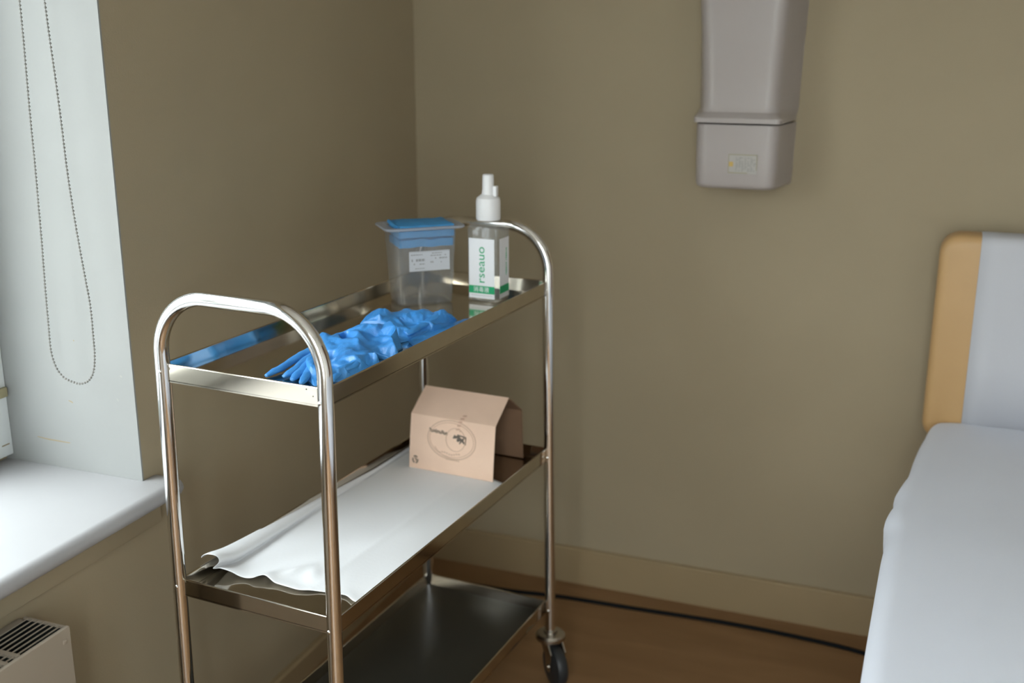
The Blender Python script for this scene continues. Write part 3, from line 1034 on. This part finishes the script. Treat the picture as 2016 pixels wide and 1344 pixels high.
def _paper(b):
    nu, nv = 110, 90
    V = []
    for j in range(nv + 1):
        row = []
        tj = j / nv
        for i in range(nu + 1):
            s = i / nu
            # s<0.16: climbs the inside of the left wall and folds over its top
            far = max(0.0, min(1.0, (tj - 0.05) / 0.75))
            if s < 0.16:
                k = (1 - s / 0.16) * (len(LIP) - 1)      # 0 = foot of the wall, last = free edge
                q0 = min(int(k), len(LIP) - 2)
                a0, a1 = LIP[q0], LIP[q0 + 1]
                t = k - q0
                lu, lh = a0[0] + (a1[0] - a0[0]) * t, a0[1] + (a1[1] - a0[1]) * t
                g = 1 - far
                h = 0.0012 + lh * (0.22 + 0.78 * g)
                flat = 0.0100 - 0.26 * min(h, 0.0265) + 0.0022
                u = lu * g + max(flat, 0.0052) * (1 - g)
            else:
                u = 0.0165 + (W - 0.0110 - 0.0165) * (s - 0.16) / 0.84
                h = 0.0012
            v0 = front_v(u)
            v = v0 + (0.800 - 0.40 * max(u, 0.0) - v0) * tj ** 1.2
            d = v - v0
            # lifted wavy front edge and a pinched fold
            h += 0.0125 * math.exp(-(d / 0.040) ** 2) * math.exp(-((u - 0.022) / 0.030) ** 2)
            h += 0.010 * math.exp(-(d / 0.030) ** 2) * math.exp(-((u - 0.105) / 0.022) ** 2)
            h += 0.0055 * math.exp(-((d - 0.055) / 0.030) ** 2) * math.exp(-((u - 0.135 - 0.35 * (d - 0.055)) / 0.012) ** 2)
            h += 0.0045 * math.exp(-((d - 0.060) / 0.028) ** 2) * math.exp(-((u - 0.175 + 0.5 * (d - 0.06)) / 0.016) ** 2)
            h += 0.0035 * math.exp(-(d / 0.020) ** 2) * (0.5 + 0.5 * math.sin(u * 48))
            if s >= 0.16:
                h += 0.0016 * (0.5 + 0.5 * noise.noise(Vector((u * 16 + v * 5, v * 7, 2.0)))) * min(1, (s - 0.16) * 8)
                h += 0.0012 * math.exp(-((u - 0.20 - 0.03 * v) / 0.01) ** 2)
            row.append(b.verts.new((u, v, h)))
        V.append(row)
    for j in range(nv):
        for i in range(nu):
            b.faces.new((V[j][i], V[j][i + 1], V[j + 1][i + 1], V[j + 1][i]))


pl = mk('paper_liner', 'paper', None, _paper, angle=180)
pl.location = t2w(0, 0, ZL)
pl.rotation_euler = (0, 0, TR)
sm = pl.modifiers.new('thickness', 'SOLIDIFY')
sm.thickness = 0.0007
sm.offset = 1
tag(pl, 'white paper liner curling up at the left edge of the middle shelf', 'paper')

# ------------------------------------------------------------------ brown cardboard sleeve
BU0, BU1 = 0.0655, 0.2765
cb = thing('cardboard_box', 'brown cardboard house-shaped box with open end standing on the middle shelf', 'box', t2w(0.171, 0.76, ZL + 0.0034), TR)
bw = (BU1 - BU0) / 2
# profile in (v, z): front foot, front eave, ridge, back eave, back foot
PR = [(-0.086, 0.0), (-0.071, 0.124), (-0.004, 0.170), (0.066, 0.120), (0.075, 0.0)]
TH = 0.0022


def panel(name, a, b_, bend=0.0, m='card'):
    a, b_ = Vector(a), Vector(b_)
    d = (b_ - a).normalized()
    nrm = Vector((-d.y, d.x))
    def f(bm):
        N_ = 6
        pts = []
        for k in range(N_ + 1):
            t = k / N_
            p = a.lerp(b_, t) + nrm * bend * math.sin(PI * t)
            pts.append(p)
        prof = [tuple(p) for p in pts] + [tuple(p - nrm * TH) for p in pts[::-1]]
        prism(bm, prof, 'x', -bw, bw)
    return mk(name, m, cb, f, angle=50)


front = panel('front_panel', PR[0], PR[1], 0.001)
panel('front_roof_flap', PR[1], PR[2], 0.0)
panel('back_roof_flap', PR[2], PR[3], 0.0, 'card_in')  # dark colour stands in for the unlit inside of the sleeve
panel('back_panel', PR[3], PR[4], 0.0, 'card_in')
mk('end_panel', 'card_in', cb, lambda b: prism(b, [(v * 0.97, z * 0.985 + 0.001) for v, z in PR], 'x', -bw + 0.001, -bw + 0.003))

# print on the front faces: local frame x across, s up the front panel
fa, fb = Vector(PR[0]), Vector(PR[1])
fl = (fb - fa).length
fd = (fb - fa) / fl
fn = Vector((-fd.y, fd.x))
rd = (Vector(PR[2]) - fb).normalized()
rn = Vector((-rd.y, rd.x))


def on_front(x, s, off=0.0004):
    if s <= fl:
        p = fa + fd * s + fn * (off + 0.001 * math.sin(PI * s / fl))
    else:
        p = fb + rd * (s - fl) + rn * off
    return Vector((x, p.x, p.y))


def stroke(b, pts, w):
    for (x0, s0), (x1, s1) in zip(pts, pts[1:]):
        d = Vector((x1 - x0, s1 - s0))
        if d.length < 1e-7:
            continue
        n = Vector((-d.y, d.x)).normalized() * w / 2
        q = [(x0 + n.x, s0 + n.y), (x1 + n.x, s1 + n.y), (x1 - n.x, s1 - n.y), (x0 - n.x, s0 - n.y)]
        lo = [b.verts.new(on_front(x, s, 0.0002)) for x, s in q]
        hi = [b.verts.new(on_front(x, s, 0.0006)) for x, s in q]
        b.faces.new(hi)
        for k in range(4):
            b.faces.new((lo[k], lo[(k + 1) % 4], hi[(k + 1) % 4], hi[k]))


def ell(cx, cy, rx, ry, a0=0, a1=360, n=40):
    return [(cx + rx * math.cos(rad(a0 + (a1 - a0) * k / n)), cy + ry * math.sin(rad(a0 + (a1 - a0) * k / n))) for k in range(n + 1)]


def faint(b):
    stroke(b, ell(0.000, 0.078, 0.060, 0.044), 0.0022)
    stroke(b, ell(0.000, 0.078, 0.055, 0.039), 0.0012)
    stroke(b, ell(0.010, 0.080, 0.024, 0.026), 0.0014)
    stroke(b, ell(0.006, 0.070, 0.050, 0.034, 200, 320), 0.0016)
    for k in range(9):
        stroke(b, [(-0.030 + k * 0.006, 0.047 + 0.002 * math.sin(k)), (-0.026 + k * 0.006, 0.046 + 0.002 * math.sin(k))], 0.003)
    for k in range(7):
        stroke(b, [(-0.012 + k * 0.005, 0.033), (-0.009 + k * 0.005, 0.033)], 0.0025)


mk('faint_logo_print', 'card_faint', front, faint, smooth=False)


def corner_mark(b):
    # small mark in the lower left corner: a loop of three bent arrows
    cx, cy = -0.090, 0.020
    for a in (90, 210, 330):
        stroke(b, ell(cx, cy, 0.0062, 0.0080, a - 48, a + 40, 8), 0.0030)
    stroke(b, [(cx - 0.002, cy + 0.004), (cx + 0.003, cy + 0.001), (cx + 0.001, cy - 0.003)], 0.0022)


mk('corner_mark_print', 'card_ink', front, corner_mark, smooth=False)


def dark(b):
    # name row across the oval, read as a line of small letters, then a bold mark
    random.seed(11)
    x = -0.056
    for k in range(9):
        h = 0.006 if k % 3 else 0.0085
        sx = x + k * 0.0052
        y = 0.0905 - 0.05 * (sx + 0.056)
        stroke(b, [(sx, y), (sx, y + h)], 0.0016)
        stroke(b, [(sx, y + (0 if k % 2 else h * 0.8)), (sx + 0.003, y + (0 if k % 2 else h * 0.8))], 0.0016)
        stroke(b, [(sx + 0.003, y), (sx + 0.003, y + h * 0.8)], 0.0013)
    for (p, q, w) in (((0.006, 0.086), (0.016, 0.088), 0.006), ((0.016, 0.077), (0.018, 0.092), 0.004), ((0.013, 0.080), (0.030, 0.083), 0.006), ((0.018, 0.088), (0.032, 0.075), 0.004),
                      ((0.020, 0.073), (0.033, 0.090), 0.003), ((0.014, 0.092), (0.036, 0.089), 0.003), ((0.034, 0.072), (0.035, 0.088), 0.003), ((0.004, 0.083), (0.008, 0.091), 0.003)):
        stroke(b, [p, q], w)


mk('dark_print', 'card_ink', front, dark, smooth=False)


def red(b):
    for k in range(5):
        s = 0.104 + k * 0.0085
        x = 0.014 + k * 0.0026
        stroke(b, [(x - 0.004, s), (x + 0.005, s + 0.0015)], 0.004)
    stroke(b, [(0.020, 0.100), (0.028, 0.135)], 0.0022)


mk('reddish_print', 'card_red', front, red, smooth=False)

# ------------------------------------------------------------------ examination table
SZ = 0.648
bd = thing('examination_table', 'beige vinyl examination table with upright backrest against the back wall', 'examination table', (1.68, 0.23, 0))


def bbox(name, m, x0, x1, y0, y1, z0, z1, bev=0.0, seg=3):
    return mk(name, m, bd, lambda b: box(b, x0 - 1.68, x1 - 1.68, y0 - 0.23, y1 - 0.23, z0, z1, bev, seg))


bbox('seat_cushion', 'vinyl', 1.372, 1.985, -0.72, 1.150, 0.575, SZ - 0.006, 0.022, 4)
bbox('bed_frame', 'bedmetal', 1.42, 1.94, -0.66, 1.10, 0.515, 0.574, 0.006)
for x, y in ((1.46, -0.6), (1.90, -0.6), (1.46, 1.02), (1.90, 1.02)):
    mk('leg', 'bedmetal', bd, lambda b: tube(b, [(x - 1.68, y - 0.23, 0), (x - 1.68, y - 0.23, 0.52)], 0.02, 16))


def _backrest(b):
    x0, x1, z0, z1 = 1.361 - 1.68, 1.985 - 1.68, 0.60, 1.086
    y0, y1 = 1.188 - 0.23, 1.278 - 0.23
    cx, cz = (x0 + x1) / 2, (z0 + z1) / 2
    hx, hz = (x1 - x0) / 2, (z1 - z0) / 2
    R = []
    for dy, ins in ((0.0, 0.017), (0.003, 0.009), (0.009, 0.003), (0.018, 0.0), (0.072, 0.0), (0.081, 0.003), (0.087, 0.009), (0.090, 0.017)):
        R.append([(cx + x, y0 + dy, cz + z) for x, z, _ in rrect(hx - ins, hz - ins, 0.045 - ins * 0.6, 0, 8)])
    loft(b, R)


br = mk('backrest', 'vinyl', bd, _backrest)
br['label'] = 'upright beige padded backrest'
bbox('backrest_bracket', 'bedmetal', 1.50, 1.56, 1.10, 1.19, 0.53, 0.60, 0.004)
bbox('backrest_bracket', 'bedmetal', 1.80, 1.86, 1.10, 1.19, 0.53, 0.60, 0.004)

# strip of paper hung over the backrest
def _strip(b):
    y0, y1, zt = 1.1852, 1.2808, 1.0888
    path = [(y0, 0.640), (y0, 0.80), (y0, 0.95), (y0, 1.068)]
    for k in range(1, 8):
        a = PI - PI * k / 8
        path.append(((y0 + y1) / 2 + (y1 - y0) / 2 * math.cos(a), zt - 0.02 + 0.02 * math.sin(a) ** 0.6))
    path += [(y1, 1.06), (y1, 0.92)]
    n = 10
    V = [[b.verts.new((1.4455 + 0.455 * i / n, y - 0.0006 * math.sin(i * 2.1), z)) for i in range(n + 1)] for y, z in path]
    for A, B in zip(V, V[1:]):
        for i in range(n):
            b.faces.new((A[i], A[i + 1], B[i + 1], B[i]))


ps = mk('paper_strip', 'strip', None, _strip, angle=60)
s2 = ps.modifiers.new('thickness', 'SOLIDIFY')
s2.thickness = 0.0012
s2.offset = 0
tag(ps, 'white cover strip hung over the middle of the beige backrest', 'cover')

# white sheet over the seat
XLY = [(1.1845, 1.446), (1.179, 1.415), (1.165, 1.392), (1.130, 1.375), (1.05, 1.362), (0.95, 1.352), (0.86, 1.345), (0.80, 1.334), (0.74, 1.325), (0.69, 1.326), (0.65, 1.318), (0.60, 1.314), (0.55, 1.321), (0.45, 1.318), (0.30, 1.3165), (0.10, 1.315), (-0.2, 1.315), (-0.5, 1.315), (-0.70, 1.32), (-0.735, 1.335)]


def _sheet(b):
    P = catmull(XLY, 4)
    V = []
    for y, xl in P:
        row = []
        wv = 0.004 * math.sin(y * 26) + 0.003 * math.sin(y * 61 + 1)
        hang = min(0.16, max(0.012, (1.182 - y) * 0.9))
        xr = 2.04
        r = min(0.032, 0.5 * hang)
        prof = [(xl + 0.012 + wv * 2, SZ + 0.004 - hang), (xl + 0.006 + wv, SZ + 0.004 - hang * 0.7), (xl + 0.002, SZ + 0.004 - max(r * 1.3, hang * 0.4))]
        for k in range(0, 7):
            a = PI - (PI / 2) * k / 6
            prof.append((xl + r + r * math.cos(a), SZ + 0.004 - r + r * math.sin(a)))
        nx = 18
        for k in range(1, nx + 1):
            x = xl + r + (xr - 0.03 - xl - r) * k / nx
            h = 0.0015 * noise.noise(Vector((x * 7, y * 5, 1))) + 0.0022 * math.exp(-((x - 1.335 - 0.05 * k / nx) / 0.012) ** 2) * math.sin(y * 40)
            h += 0.006 * math.exp(-((x - 1.44 - 0.25 * (y - 0.17)) / 0.008) ** 2) * math.exp(-((y - 0.17) / 0.035) ** 2)
            h += 0.004 * math.exp(-((x - 1.475 + 0.2 * (y - 0.15)) / 0.01) ** 2) * math.exp(-((y - 0.15) / 0.04) ** 2)
            prof.append((x, SZ + 0.004 + h))
        prof += [(xr - 0.012, SZ - 0.002), (xr, SZ - 0.03), (xr, SZ + 0.004 - max(0.035, hang))]
        V.append([b.verts.new((x, y, z)) for x, z in prof])
    for A, B in zip(V, V[1:]):
        for i in range(len(A) - 1):
            b.faces.new((A[i], A[i + 1], B[i + 1], B[i]))


ss = mk('bed_sheet', 'sheet', None, _sheet, angle=180)
s3 = ss.modifiers.new('thickness', 'SOLIDIFY')
s3.thickness = 0.0015
s3.offset = 1
tag(ss, 'white sheet spread over the seat of the examination table', 'sheet')

# ------------------------------------------------------------------ cable on the floor
cbl = catmull([(0.10, 1.180, 0.005), (0.22, 1.19, 0.005), (0.3345, 1.1966, 0.005), (0.4499, 1.2132, 0.005), (0.5807, 1.221, 0.005), (0.681, 1.2255, 0.005), (0.8869, 1.2380, 0.005), (1.0877, 1.2368, 0.005), (1.2801, 1.2163, 0.005), (1.5, 1.15, 0.005), (1.8, 1.12, 0.005)], 6)
co = mk('floor_cable', 'cable', None, lambda b: tube(b, cbl, 0.0054, 10))
tag(co, 'black cable lying on the brown floor along the back wall', 'cable')
